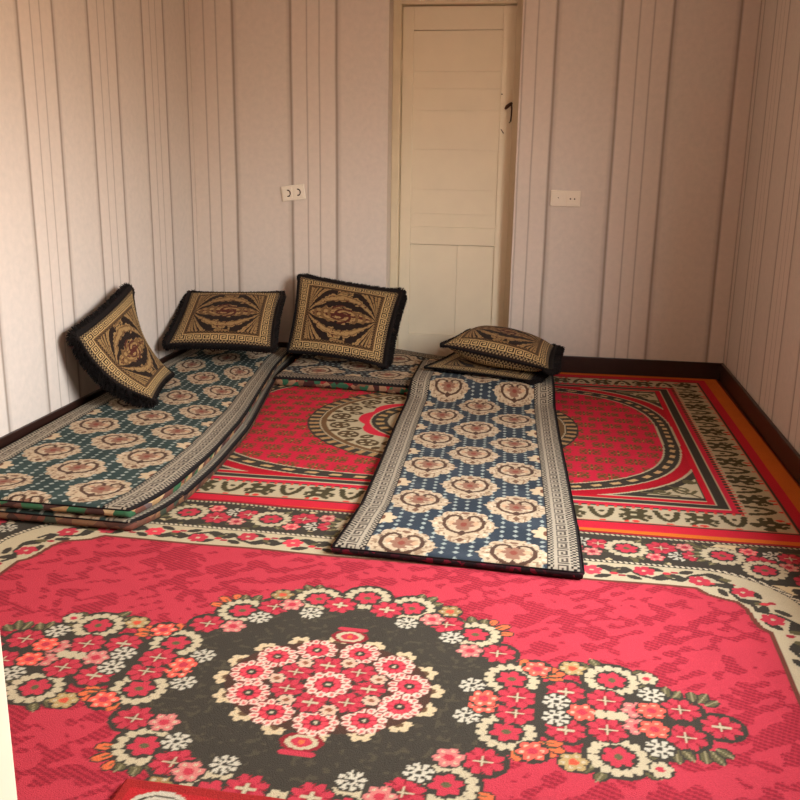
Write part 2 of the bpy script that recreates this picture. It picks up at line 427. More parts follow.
    w.put(E < 0.034, DARK); w.put((E < 0.030) & (E > 0.018) & rp, CREAM); w.put(E < 0.014, (150, 30, 40))
    return w

def weave_far():
    RED = (198, 36, 60)
    hw, hh = 1.385, 1.175
    w = Weave(2*hw, 2*hh, 0.005, RED); X, Y = w.X, w.Y; aX, aY = np.abs(X), np.abs(Y)
    E = np.minimum(hw-aX, hh-aY)
    n = 3.0; sup = lambda ax, by: ((aX/ax)**n+(aY/by)**n)**(1/n)
    # little olive sprigs on the red ground
    gx, gy = 0.116, 0.100
    for j in range(-10, 11):
        for i in range(-9, 10):
            x, y = (i+0.5*(j % 2))*gx, j*gy
            OL = (106, 72, 40)
            for q in (-1, 1):
                for t in (-1, 1):
                    w.disc(x+q*0.026, y+t*0.021, 0.017, OL, 0.017); w.disc(x+q*0.027, y+t*0.023, 0.008, RED, 0.008)
            w.line([(x-0.045, y), (x+0.045, y)], 0.010, OL); w.line([(x, y-0.034), (x, y+0.034)], 0.010, OL)
            w.disc(x, y, 0.010, OL); w.disc(x, y, 0.005, (206, 150, 90))
    # arch band around the ground
    s0 = sup(1.01, 0.82); s1 = sup(0.945, 0.755)
    ang = np.arctan2(Y/0.8, X); dash = np.sin(ang*78+9*(aX+aY)) > 0.1
    mid = (sup(0.99, 0.80) > 1) & (s0 < 1)
    w.put(s1 > 1, CREAM); bandm = (sup(0.952, 0.762) > 1)
    w.put(bandm, DARK); w.put(bandm & (sup(0.972, 0.782) > 1) & (sup(0.992, 0.80) < 1) & dash, (192, 156, 108))
    w.put(s0 > 1, CREAM); w.put(sup(1.017, 0.827) > 1, (176, 22, 38))
    # spandrels
    sp = (sup(1.075, 0.885) > 1) & (aX < 1.04) & (aY < 0.80)
    cream_in = (sup(1.105, 0.915) > 1) & (aX < 1.014) & (aY < 0.774)
    edge = (sup(1.065, 0.875) > 1) & (aX < 1.048) & (aY < 0.808)
    w.put(edge, CREAM); w.put(sp, DARK); w.put(cream_in, CREAM)
    for sx in (-1, 1):
        for sy in (-1, 1):
            for (cx, cy, r) in ((0.95, 0.70, 0.045), (0.87, 0.735, 0.03), (0.985, 0.60, 0.026)):
                pts = [(sx*(cx+r*(1-t/14)*math.cos(t*0.75)), sy*(cy+r*(1-t/14)*math.sin(t*0.75))) for t in range(13)]
                w.line(pts, 0.014, OLIVE)
            w.line([(sx*1.0, sy*0.765), (sx*0.90, sy*0.66)], 0.012, OLIVE); w.line([(sx*0.93, sy*0.765), (sx*0.80, sy*0.75)], 0.012, OLIVE)
    # frames
    w.put(E < 0.365, (190, 22, 40)); w.put(E < 0.342, CREAM); w.put(E < 0.335, DARK); w.put(E < 0.305, CREAM); w.put(E < 0.297, RED)
    w.put(E < 0.275, DARK); w.put(E < 0.262, CREAM)
    # cream border with bold dark motifs
    inb = (E < 0.262) & (E > 0.125)
    def motif(px, py, dx, dy, k):
        nx, ny = -dy, dx; DK = (72, 64, 42)
        T = lambda a, b: (px+a*dx+b*nx, py+a*dy+b*ny)
        if k % 2 == 0:
            for q in (-1, 1):
                w.line([T(q*0.036, -0.046), T(q*0.026, 0.004), T(q*0.010, 0.030), T(0, 0.036)], 0.021, DK)
            w.disc(*T(0, -0.020), 0.010, DK); w.disc(*T(0, 0.062), 0.012, (206, 60, 50), 0.007)
        else:
            for q in (-1, 1):
                w.line([T(0, 0.012), T(q*0.034, 0.044)], 0.020, DK); w.line([T(0, -0.005), T(q*0.046, 0.004)], 0.020, DK); w.line([T(0, -0.01), T(q*0.036, -0.044)], 0.024, DK)
                w.disc(*T(q*0.046, 0.022), 0.009, DK); w.disc(*T(q*0.022, -0.046), 0.014, DK)
            w.disc(*T(0, 0), 0.036, DK, 0.034); w.disc(*T(0.004, -0.002), 0.012, CREAM, 0.008); w.disc(*T(0, 0.055), 0.014, (206, 60, 50), 0.009); w.disc(*T(0.03, 0.060), 0.009, (206, 60, 50))
    for i in range(-10, 11):
        for s in (-1, 1): motif(i*0.108, s*0.982, s*1.0, 0, i)
    for i in range(-8, 9):
        for s in (-1, 1): motif(s*1.192, i*0.108, 0, -s*1.0, i)
    for sx in (-1, 1):
        for sy in (-1, 1):
            motif(sx*1.19, sy*0.985, sx*0.7, sy*0.7, 1)
    zz = (E < 0.275) & (E > 0.25) & (np.sin(np.where(hw-aX < hh-aY, Y, X)*2*math.pi/0.03) > 0.2); w.put(zz, (206, 70, 60))
    w.put(E < 0.128, (206, 120, 96)); w.put(E < 0.122, DARK); w.put(E < 0.112, (196, 36, 52)); w.put((hw-aX < 0.072) | (hh-aY < 0.052), (206, 104, 34)); w.put(E < 0.006, (150, 60, 16))
    # centre medallion
    cy = 0.015; Rr = np.hypot(X, Y-cy); an = np.arctan2(Y-cy, X); BRN = (112, 82, 52)
    w.put(Rr < 0.605, DARK); w.put((Rr < 0.596) & (Rr > 0.553) & (np.sin(an*60) > 0.1), (168, 132, 88)); w.put(Rr < 0.550, CREAM)
    w.put(Rr < 0.544, BRN); w.put(Rr < 0.518, CREAM)
    DK = (84, 66, 42)
    for k in range(20):
        a = 2*math.pi*k/20
        x, y = 0.462*math.cos(a), cy+0.462*math.sin(a)
        w.disc(x, y, 0.045, DK, 0.052, a); petals(w, x, y, 5, 0.027, 0.008, CREAM, a, 1.3)
        a += math.pi/20; x, y = 0.410*math.cos(a), cy+0.410*math.sin(a)
        w.disc(x, y, 0.034, DK, 0.024, a); w.disc(x, y, 0.014, CREAM, 0.007, a)
        x, y = 0.498*math.cos(a), cy+0.498*math.sin(a); w.disc(x, y, 0.022, DK, 0.018, a)
    w.put(Rr < 0.350+0.030*np.abs(np.cos(an*5)), (206, 40, 60)); w.put(Rr < 0.325, CREAM); w.put(Rr < 0.318, DARK)
    w.put((Rr < 0.30) & (Rr > 0.262) & (np.sin(an*26) > 0.2), (176, 142, 92)); w.put(Rr < 0.245, CREAM)
    for k in range(8): petals(w, 0.16*math.cos(k*math.pi/4), cy+0.16*math.sin(k*math.pi/4), 5, 0.022, 0.013, BROWN, k, 1.4)
    w.put(Rr < 0.09, (200, 60, 60)); petals(w, 0, cy, 8, 0.05, 0.018, CREAM, 0, 1.5)
    return w

KEY = np.array([[c == '#' for c in r] for r in ("#######.", "#.....#.", "#.###.#.", "#...#.#.", "#####.#.", "......#.", "########")])
def key_mask(along, across, width):
    """running Greek key; along in metres, across 0..width"""
    c = width/7.0
    i = np.floor(np.mod(along, 8*c)/c).astype(int) % 8; j = np.clip(np.floor(across/c), 0, 6).astype(int)
    return KEY[j, i]

def weave_mattress(wd, ln, field, res=0.0033, black=(28, 23, 22), light=(162, 149, 128), phase=0.0):
    """Y runs along the length, front end at -ln/2"""
    w = Weave(wd, ln, res, field); X, Y = w.X, w.Y; aX = np.abs(X)
    d = wd/2-aX
    hw = wd/2-0.096
    pc, pr = 0.375, hw*0.63
    nz = vnoise(X.shape, (int(ln*14), int(wd*14)), 21)
    w.C += ((nz-0.5)*16)[..., None]
    # dotted columns
    nc = int(hw/(pr/4))
    for c0 in range(-nc, nc+1):
        xc = c0*pr/4
        yy = np.mod(Y+0.010*(c0 % 2), 0.032)-0.016
        w.put((np.abs(X-xc)/0.0085 + np.abs(yy)/0.0105) < 1, (150, 156, 146))
    a0 = phase-ln/2
    CR, BR_, TA = (184, 162, 132), (78, 54, 41), (138, 98, 78)
    def med(cx, cy):
        kx, ky = 0.96, 0.86
        D = lambda x, y, rx, c, ry=None, rot=0.0: w.disc(cx+x*kx, cy+y*ky, rx*kx, c, (ry or rx)*ky, rot)
        D(0, 0.015, 0.074, CR, 0.092); D(0, -0.085, 0.050, CR, 0.062); D(0, 0.105, 0.042, CR, 0.036)
        for q in (-1, 1):
            w.poly([(cx+q*0.055, cy+0.040), (cx+q*0.112, cy+0.010), (cx+q*0.055, cy-0.030)], CR)
            D(q*0.050, 0.085, 0.026, CR, 0.034); D(q*0.062, -0.055, 0.024, CR, 0.034); D(q*0.083, 0.035, 0.018, CR, 0.024); D(q*0.083, -0.012, 0.018, CR, 0.024)
            for j in range(7):
                t = -1.2+0.4*j; D(q*0.084*math.cos(t), 0.010+0.128*math.sin(t), 0.007, CR, 0.010)
                D(q*0.078*math.cos(t), 0.008+0.108*math.sin(t), 0.004, (128, 104, 80), 0.008)
            arm = [(0.010, 0.058), (0.016, 0.082), (0.034, 0.092), (0.054, 0.076), (0.066, 0.040), (0.064, 0.004), (0.048, -0.028), (0.022, -0.046), (0.0, -0.056)]
            w.line([(cx+q*x*0.94, cy+y*ky) for x, y in arm], 0.0125, BR_)
            D(q*0.012, 0.060, 0.009, BR_, 0.012); D(q*0.040, 0.030, 0.010, (190, 150, 116), 0.016)
            w.line([(cx+q*0.006, cy-0.075), (cx+q*0.030, cy-0.085), (cx+q*0.026, cy-0.115)], 0.005, (140, 108, 82))
        petals(w, cx, cy+0.022, 7, 0.020, 0.010, TA, 0.5, 1.7); D(0, 0.022, 0.011, (130, 66, 52), 0.016); D(0, -0.012, 0.022, TA, 0.012)
        w.poly([(cx-0.016, cy-0.045), (cx, cy-0.022), (cx+0.016, cy-0.045), (cx, cy-0.068)], BR_)
        w.poly([(cx-0.013, cy-0.100), (cx, cy-0.080), (cx+0.013, cy-0.100), (cx, cy-0.120)], (110, 78, 58)); D(0, 0.112, 0.014, (120, 86, 66), 0.010)
    CRA = np.array((184, 162, 132))
    for k in range(-1, int(ln/pc)+2):
        for s in (-1, 1): med(s*pr, a0+k*pc+0.06)
        med(0, a0+(k+0.5)*pc+0.06)
        for s in (-1, 1):
            cy = a0+(k+0.5)*pc+0.06
            petals(w, s*(hw+0.002), cy, 7, 0.026, 0.016, (196, 172, 138), 0.2, 1.6); w.disc(s*hw, cy, 0.012, (110, 70, 50), 0.02)
    isc = np.abs(w.C-CRA).sum(-1) < 2; n9 = Noise(77)(X/0.0085, Y/0.0085)
    w.put(isc & (n9 > 0.74), (148, 120, 94)); w.put(isc & (n9 < 0.20), (204, 184, 156))
    # border along both long sides: edge, checks, key, checks
    b = d < 0.096; w.put(b, black)
    ck = (np.mod(np.floor(Y/0.009)+np.floor(d/0.008), 2) == 0)
    w.put((d < 0.030) & (d > 0.009) & ck, light); w.put((d > 0.078) & (d < 0.094) & ck, light)
    kz = (d > 0.033) & (d < 0.075); w.put(kz, (70, 60, 52))
    w.put(kz & key_mask(Y, d-0.033, 0.042), light)
    w.put(((d > 0.030) & (d < 0.034)) | ((d > 0.0745) & (d < 0.0785)), light)
    return w

def weave_cushion(res=0.0026, size=0.52, seed=0):
    gold, gold2, blk, red = (156, 124, 80), (112, 82, 50), (36, 24, 19), (78, 34, 26)
    w = Weave(size, size, res, blk); X, Y = w.X, w.Y; h = size/2
    d = np.minimum(h-np.abs(X), h-np.abs(Y)); al = np.where(h-np.abs(X) < h-np.abs(Y), Y, X)
    # ikat eye
    q = h-0.080; u, v = X/q, Y/q
    n1, n2 = Noise(31+seed), Noise(32+seed)
    fl = 0.13*(n1(X/0.022, Y/0.012)-0.5)+0.08*(n2(X/0.011, Y/0.009)-0.5)
    e = (np.abs(v)+0.02)/(np.cos(np.clip(u*0.97, -1, 1)*math.pi/2)**0.85+0.05) + fl
    inn = d > 0.078
    cls = np.ones(X.shape, int)
    for lo, hi, c in ((-1, 0.08, 2), (0.08, 0.30, 1), (0.30, 0.56, 0), (0.56, 0.86, 1), (0.86, 1.24, 0), (1.22, 1.55, 1), (1.55, 1.72, 0), (1.72, 2.1, 1), (2.1, 2.4, 0), (2.4, 3.2, 1), (3.2, 3.6, 0)):
        cls[(e >= lo) & (e < hi)] = c
    gap = (e > 0.90) & (e < 1.22) & (np.abs(u) < 0.22)
    cls[gap] = 1
    swirl = np.sin(np.hypot(u, v*1.4)*30+3*np.arctan2(v, u)) > 0.25
    rows = np.sin((e-fl*0.6)*34) > 0.70
    w.put(inn & (cls == 1), gold); w.put(inn & (cls == 1) & rows, gold2); w.put(inn & (cls == 2), red)
    w.put(inn & (e < 0.34) & swirl, gold2); w.put(inn & (e < 0.34) & swirl & (np.abs(u) < 0.3), red)
    sp = Noise(35+seed)(X/0.006, Y/0.006); w.put(inn & (cls == 1) & (sp > 0.82), red)
    # borders: checks, key, checks
    ck = np.mod(np.floor(al/0.0085)+np.floor(d/0.0085), 2) == 0
    w.put((d < 0.0170) & (d > 0.003) & ck, (140, 116, 82)); w.put((d > 0.062) & (d < 0.079) & ck, (100, 74, 46))
    kz = (d > 0.020) & (d < 0.059); w.put(kz, (24, 15, 12)); w.put(kz & key_mask(al, d-0.020, 0.039), (188, 156, 106))
    w.put((d > 0.059) & (d < 0.0625), gold2)
    return w

# ------------------------------------------------------------------ materials
M_left = mat_wallpaper('wallpaper_left', 1, -1.712, 0.553)
M_back = mat_wallpaper('wallpaper_back', 0, -0.003, 0.583)
M_right = mat_wallpaper('wallpaper_right', 1, -0.62, 0.55)
M_front = mat_wallpaper('wallpaper_front', 0, 0.1, 0.583)
M_white = mat_plain('white_paint', (226, 212, 186), 0.45, 0.05, 14, 0.05)
M_door = mat_plain('cream_door_paint', (228, 214, 188), 0.42, 0.06, 9, 0.08)
M_doorold = mat_plain('worn_frame_paint', (218, 202, 172), 0.5, 0.10, 12, 0.10)
M_ceil = mat_plain('ceiling_whitewash', (224, 214, 200), 0.9, 0.04, 20, 0.1)
M_base = mat_plain('brown_skirting_paint', (46, 26, 20), 0.38, 0.2, 18, 0.1)
M_plastic = mat_plain('white_plastic', (236, 224, 206), 0.35, 0.03, 30, 0.0)
M_hole = mat_plain('dark_hole', (58, 38, 28), 0.7, 0.1, 40, 0.0)
M_iron = mat_plain('rusty_iron', (72, 42, 26), 0.6, 0.3, 120, 0.3)
M_fur = mat_plain('black_fringe_yarn', (24, 18, 16), 0.85, 0.4, 160, 0.2, 0.2)
M_velvet = mat_plain('black_velvet', (22, 16, 15), 0.9, 0.3, 60, 0.2, 0.15)
M_rug = mat_woven('woven_rug_pile', 330, 0.26, 0.7)
M_cover = mat_woven('tapestry_cover', 420, 0.22, 0.5, 0.02)
M_cush = mat_woven('cushion_tapestry', 500, 0.20, 0.5, 0.02, 0.8)
M_lin1 = mat_lining('floral_lining', [(74, 48, 40), (98, 62, 50), (190, 160, 116), (36, 96, 62), (118, 66, 50), (96, 82, 80), (150, 112, 84), (58, 34, 30), (170, 136, 92)], 20.0)
M_lin2 = mat_lining('brown_lining', [(70, 42, 32), (96, 62, 46), (124, 88, 60), (58, 40, 34), (44, 60, 46), (104, 58, 44)])
M_lin3 = mat_lining('black_red_lining', [(26, 16, 18), (40, 18, 22), (110, 22, 40), (30, 18, 20), (24, 16, 16), (70, 22, 32)], 60)
M_lin4 = mat_lining('green_red_lining', [(60, 30, 28), (150, 40, 40), (40, 100, 70), (120, 84, 62), (84, 36, 32), (160, 120, 90)], 34)

def mat_floor():
    k = NT('brown_floorboards'); v = k.obj()
    sep = k.n('ShaderNodeSeparateXYZ'); k.l(v, sep.inputs[0])
    fr = k.math('FRACT', k.math('DIVIDE', k.math('ADD', sep.outputs[0], 10.0), 0.12))
    gap = k.math('LESS_THAN', fr, 0.03); nz = k.noise(v, 16, 4)
    c = k.mix(nz, lin4((92, 48, 30)), lin4((120, 66, 40)))
    k.l(k.mix(gap, c, lin4((30, 16, 12))), k.b.inputs['Base Color']); k.b.inputs['Roughness'].default_value = 0.4
    return k.m
M_floor = mat_floor()

# ------------------------------------------------------------------ the room
T = 0.18
structure(boxes('floor', [(-T, W+T, -6.6, 0.3, -0.1, 0.0)], M_floor))
structure(boxes('ceiling', [(-T, W+T, -6.6, 0.3, HC, HC+0.1)], M_ceil))
structure(boxes('wall_left', [(-T, 0, YF, 0.3, 0, HC)], M_left))
DX0, DX1, DZ = 1.118, 1.820, 1.985         # far doorway
structure(boxes('wall_back', [(0, DX0, 0, 0.3, 0, HC), (DX1, W, 0, 0.3, 0, HC), (DX0, DX1, 0, 0.3, DZ, HC), (DX0, DX1, 0.26, 0.3, 0, DZ)], M_back))
structure(boxes('wall_right', [(W, W+T, YF, WIN['y0'], 0, HC), (W, W+T, WIN['y1'], 0.3, 0, HC),
                               (W, W+T, WIN['y0'], WIN['y1'], 0, WIN['z0']), (W, W+T, WIN['y0'], WIN['y1'], WIN['z1'], HC)], M_right))
JX0, JX1, JZ = 1.500, 2.80, 2.08           # the doorway one looks through
structure(boxes('wall_front', [(-T, JX0, YF-0.15, YF, 0, HC), (JX1, W+T, YF-0.15, YF, 0, HC), (JX0, JX1, YF-0.15, YF, JZ, HC)], M_front))
structure(boxes('trim_2', [(JX0, JX0+0.026, YF-0.16, YF+0.006, 0, JZ), (JX1-0.026, JX1, YF-0.16, YF+0.006, 0, JZ), (JX0+0.026, JX1-0.026, YF-0.16, YF+0.006, JZ-0.026, JZ)], M_white, bevel=0.003))
bt, bh = 0.016, 0.097
structure(boxes('baseboard_left', [(0, bt, YF, -bt, 0, bh)], M_base, bevel=0.004))
structure(boxes('baseboard_right', [(W-bt, W, YF, -bt, 0, bh)], M_base, bevel=0.004))
structure(boxes('baseboard_back', [(0, DX0, -bt, 0, 0, bh), (DX1, W, -bt, 0, 0, bh)], M_base, bevel=0.004))
structure(boxes('wall_hall_blocker', [(0.9, 1.0, -6.5, YF-0.15, 0, HC), (3.0, 3.1, -6.5, YF-0.15, 0, HC), (0.9, 3.1, -6.6, -6.5, 0, HC)], M_front))  # unseen hall walls, added to keep the bright sky out of the doorway
# window in the right wall (outside the frame), where the daylight comes from
wf = structure(boxes('window_1', [(W+0.04, W+0.10, WIN['y0'], WIN['y0']+0.05, WIN['z0'], WIN['z1']), (W+0.04, W+0.10, WIN['y1']-0.05, WIN['y1'], WIN['z0'], WIN['z1']),
                                  (W+0.04, W+0.10, WIN['y0']+0.05, WIN['y1']-0.05, WIN['z0'], WIN['z0']+0.05), (W+0.04, W+0.10, WIN['y0']+0.05, WIN['y1']-0.05, WIN['z1']-0.05, WIN['z1']),
                                  (W+0.05, W+0.09, -3.005, -2.955, WIN['z0']+0.05, WIN['z1']-0.05)], M_white, bevel=0.003))
boxes('window_sill', [(W-0.06, W+0.12, WIN['y0']+0.001, WIN['y1']-0.001, WIN['z0']-0.03, WIN['z0'])], M_white, wf, bevel=0.004)

# far door: frame and leaf
structure(boxes('trim_1', [(DX0, DX0+0.044, 0.12, 0.235, 0, DZ), (DX1-0.036, DX1, 0.12, 0.235, 0, DZ), (DX0+0.044, DX1-0.036, 0.12, 0.235, DZ-0.026, DZ)], M_doorold, bevel=0.004))
lx0, lx1, ly = DX0+0.046, DX1-0.038, 0.170
leaf = structure(boxes('door_1', [(lx0, lx0+0.062, ly, ly+0.045, 0.02, 1.955), (lx1-0.070, lx1, ly, ly+0.045, 0.02, 1.955),
    (lx0+0.062, lx1-0.070, ly, ly+0.045, 1.834, 1.955), (lx0+0.062, lx1-0.070, ly, ly+0.045, 0.676, 0.777),
    (lx0+0.062, lx1-0.070, ly, ly+0.045, 0.02, 0.150)], M_door, bevel=0.003))
px0, px1 = lx0+0.062, lx1-0.070
zs = [0.777, 0.850, 0.985, 1.205, 1.415, 1.53, 1.62, 1.8315]
boxes('upper_panel', [(px0, px1, ly+0.006+0.0006*(i*2 % 3), ly+0.03, a+0.0002, b-0.0002) for i, (a, b) in enumerate(zip(zs[:-1], zs[1:]))], M_door, leaf, bevel=0.0006)
boxes('lower_panel', [(px0, 1.4985, ly+0.012, ly+0.03, 0.150, 0.674), (1.4995, px1, ly+0.0105, ly+0.03, 0.150, 0.674)], M_door, leaf, bevel=0.0015)
tube('latch', [(1.742, ly-0.012, 1.425), (1.752, ly-0.018, 1.436), (1.768, ly-0.018, 1.449), (1.776, ly-0.010, 1.455)], [0.006, 0.010, 0.009, 0.007], M_iron, leaf, 10)
tube('hook', [(1.774, ly-0.004, 1.452), (1.777, ly-0.006, 1.425), (1.776, ly-0.006, 1.39), (1.774, ly-0.006, 1.36), (1.766, ly-0.006, 1.352)], 0.0035, M_iron, leaf, 8)
tube('nail', [(1.722, ly+0.001, 1.318), (1.738, ly-0.002, 1.296)], 0.0026, M_iron, leaf, 8)
tube('keyhole', [(1.716, ly-0.001, 1.502), (1.724, ly-0.001, 1.502)], 0.003, M_hole, leaf, 8)
tube('hinge', [(lx0-0.002, ly-0.006, 1.60), (lx0-0.002, ly-0.006, 1.68)], 0.006, M_door, leaf, 10)
tube('hinge', [(lx0-0.002, ly-0.006, 0.30), (lx0-0.002, ly-0.006, 0.38)], 0.006, M_door, leaf, 10)

# ------------------------------------------------------------------ rugs
def rug(name, w, cx, cy, rot, ztop, zbot, label, cat, amp=0.002, seed=3):
    Z = ztop + amp*(vnoise(w.X.shape, (12, 14), seed)-0.5)*2
    c, s = math.cos(rot), math.sin(rot)
    P = np.stack([w.X*c-w.Y*s, w.X*s+w.Y*c, Z], -1)
    P = np.pad(P, ((1, 1), (1, 1), (0, 0)), 'edge'); C = np.pad(w.C, ((1, 1), (1, 1), (0, 0)), 'edge')
    zb = zbot(P[..., 1]+cy) if callable(zbot) else zbot
    m = np.zeros(P.shape[:2], bool); m[0] = m[-1] = True; m[:, 0] = m[:, -1] = True
    P[..., 2] = np.where(m, zb, P[..., 2])
    o = grid_obj(name, P, M_rug, None, C); o.location = (cx, cy, 0)
    o['label'] = label; o['category'] = cat
    return o
rug('patterned_rug', weave_far(), 1.594, -1.205, 0.010, 0.007, 0.0005, 'red rug with orange edge, cream border and round arch medallion, against the far wall', 'rug', 0.001)
rug('floral_rug', weave_near(), 1.600, -3.382, -0.011, 0.0145, lambda y: np.where(y > -2.55, 0.0096, 0.0005), 'large red rug with a dark flower medallion, nearest the camera', 'rug', 0.002, 8)

def weave_mat():
    w = Weave(0.92, 0.58, 0.004, (176, 36, 40)); X, Y = w.X, w.Y
    E = np.minimum(0.46-np.abs(X), 0.29-np.abs(Y))
    w.put(E < 0.02, (150, 36, 34)); w.put(E > 0.10, RED2)
    for cx in (-0.37, -0.2, -0.03, 0.14, 0.31):
        for cy in (0.225,):
            for r, c in ((0.062, WHITE), (0.050, DARK), (0.045, WHITE), (0.034, DARK), (0.03, RED2), (0.015, CREAM)):
                w.disc(cx, cy-0.01, r, c, r*0.85)
            for t in (-1, 0, 1): w.disc(cx+0.088, cy+0.018*t, 0.012, CREAM)
    return w
rug('doormat', weave_mat(), 1.770, -4.072, -0.01, 0.0255, 0.0185, 'small dark red doormat with cream curls, at the bottom edge', 'doormat', 0.001, 5)

# ------------------------------------------------------------------ mattresses
def interp(pts, s):
    a = np.array(pts, float); return np.stack([np.interp(s, a[:, 0], a[:, 1]), np.interp(s, a[:, 0], a[:, 2])], -1)
def smooth1(a, n):
    k = np.ones(n)/n; p = np.pad(a, ((n, n), (0, 0)), 'reflect', reflect_type='odd'); return np.stack([np.convolve(p[:, i], k, 'same')[n:-n] for i in range(2)], -1)

def mattress(root, w, left, right, zb, thick, liningmat, flat_below=None, seed=1, amp=0.0055, round_=0.022, bulge=0.006):
    """left/right: edge points (s, x, y); zb(x,y): what it lies on; pattern wrapped over the top, lining round the sides"""
    ny, nx = w.C.shape[:2]
    s = np.linspace(0, 1, ny)
    n = max(3, ny//9)
    L, R = smooth1(interp(left, s), n), smooth1(interp(right, s), n)
    t = np.linspace(0, 1, nx)
    XY = L[:, None]*(1-t)[None, :, None] + R[:, None]*t[None, :, None]
    wd = np.linalg.norm(R-L, axis=1)[:, None]; ln = np.linalg.norm(L[-1]-L[0])
    dt = np.minimum(t, 1-t)[None]*wd; ds = (np.minimum(s, 1-s)*ln)[:, None]
    ed = lambda d: 0.74+0.26*np.sqrt(np.clip(1-(1-np.clip(d/round_, 0, 1))**2, 0, 1))
    und = amp*(vnoise((ny, nx), (max(2, int(ln*5)), 4), seed)-0.5)*2 + amp*0.5*(vnoise((ny, nx), (max(2, int(ln*14)), 9), seed+5)-0.5)*2
    base = zb(XY[..., 0], XY[..., 1])
    Z = base + thick*np.minimum(ed(dt), ed(ds)) + und*np.clip(np.minimum(dt, ds)/0.06, 0, 1)
    P = np.concatenate([XY, Z[..., None]], -1)
    cov = grid_obj('cover', P, M_cover, None, w.C)
    # lining: from the cover's rim, bulging a little, down to what it lies on, closed below
    ring = np.concatenate([P[0, ::4], P[::6, -1], P[-1, ::-4], P[::-6, 0]])
    cen = P.mean((0, 1)); rows = []
    nrm = np.zeros((len(ring), 2)); d = np.roll(ring[:, :2], -1, 0)-np.roll(ring[:, :2], 1, 0)
    nrm[:, 0], nrm[:, 1] = d[:, 1], -d[:, 0]; nrm /= np.maximum(np.linalg.norm(nrm, axis=1), 1e-6)[:, None]
    zb_r = zb(ring[:, 0], ring[:, 1])+0.0008
    front = (0.15+0.85*np.clip(-nrm[:, 1], 0, 1)**2)[:, None]
    for f, o in ((0.0, 0.0), (0.10, 0.006), (0.40, bulge*front), (0.75, bulge*0.8*front), (1.0, -0.002)):
        q = ring.copy(); q[:, :2] += nrm*o; q[:, 2] = ring[:, 2]*(1-f)+zb_r*f; rows.append(q)
    q = ring.copy(); q[:, :2] = q[:, :2]*0.9+cen[:2]*0.1; q[:, 2] = zb(q[:, 0], q[:, 1])+0.0008; rows.append(q)
    G = np.stack(rows); G = np.concatenate([G, G[:, :1]], 1)
    lin_o = grid_obj('lining', G, liningmat, flip=True)
    # stitched cord along the rim
    V = [Vector(p) + Vector((a[0], a[1], 0))*0.003 for p, a in zip(ring[::2], nrm[::2])]
    cord = tube('edge_cord', V+[V[0]], 0.0026, M_velvet, None, 6, cap=False)
    reparent(root, cov, lin_o, cord)

TEAL = (44, 60, 56); NAVY = (48, 56, 64); DKNAVY = (46, 43, 44)
Z0 = lambda x, y: np.where(y > -2.40, 0.0085, 0.0)*0 + np.where(y < -2.37, 0.0155, 0.0085)
# the pair along the left wall, one on top of the other
lowL = [(0, 0.105, -2.640), (0.2, 0.065, -2.2), (0.5, 0.035, -1.45), (1, 0.03, -0.09)]
lowR = [(0, 0.800, -2.655), (0.07, 0.858, -2.50), (0.25, 0.856, -2.07), (0.5, 0.812, -1.55), (0.78, 0.70, -0.92), (0.9, 0.63, -0.50), (1, 0.605, -0.10)]
m0 = empty('floor_mattress', 'lower mattress of the left wall pair, brown lined edge under the teal one', 'mattress', (0.45, -1.55, 0.01))
mattress(m0, weave_mattress(0.74, 2.5, TEAL, 0.006), lowL, lowR, Z0, 0.036, M_lin2, seed=2, bulge=0.016)
upL = [(0, 0.085, -2.640), (0.2, 0.060, -2.2), (0.5, 0.040, -1.45), (1, 0.035, -0.08)]
upR = [(0, 0.790, -2.645), (0.07, 0.836, -2.49), (0.25, 0.836, -2.07), (0.5, 0.792, -1.58), (0.78, 0.685, -0.92), (0.9, 0.615, -0.50), (1, 0.590, -0.09)]
m1 = empty('floor_mattress', 'teal mattress with cream medallions along the left wall, top of its pair', 'mattress', (0.45, -1.55, 0.05))
mattress(m1, weave_mattress(0.74, 2.52, TEAL, 0.0033, phase=0.08), upL, upR, lambda x, y: Z0(x, y)*0+0.0530, 0.034, M_lin1, seed=4, bulge=0.014)
# along the far wall, behind the cushions
def zback(x, y):
    return 0.0085 + 0.045*np.exp(-((x-1.08)/0.30)**2)*np.clip((y+0.42)/0.38, 0, 1)**1.5
m2 = empty('floor_mattress', 'dark mattress with a key border along the far wall, under the cushions', 'mattress', (1.3, -0.4, 0.0085))
w2 = weave_mattress(0.68, 1.40, DKNAVY, 0.0045, light=(140, 124, 104))
mattress(m2, w2, [(0, 2.06, -0.705), (0.5, 1.36, -0.745), (0.75, 1.0, -0.70), (1, 0.66, -0.70)], [(0, 2.06, -0.03), (0.5, 1.36, -0.03), (1, 0.66, -0.03)], zback, 0.052, M_lin4, seed=7)
# the runner in the middle, its far end lying over the one by the far wall
def zrun(x, y):
    k = np.clip((y+0.93)/0.20, 0, 1); k = k*k*(3-2*k)
    return np.where(y < -2.37, 0.0158, 0.0088)*(1-k) + k*0.066
m3 = empty('floor_mattress', 'navy runner mattress with rows of cream medallions, lying across both red rugs', 'mattress', (1.8, -1.5, 0.01))
mattress(m3, weave_mattress(0.71, 2.46, NAVY, 0.0033, phase=-0.02),
         [(0, 1.448, -2.700), (0.12, 1.462, -2.40), (0.35, 1.438, -1.85), (0.55, 1.412, -1.40), (0.8, 1.385, -0.75), (1, 1.375, -0.28)],
         [(0, 2.172, -2.735), (0.12, 2.165, -2.42), (0.35, 2.136, -1.85), (0.55, 2.112, -1.40), (0.8, 2.085, -0.78), (1, 2.07, -0.30)],
         zrun, 0.030, M_lin3, seed=9, round_=0.016)

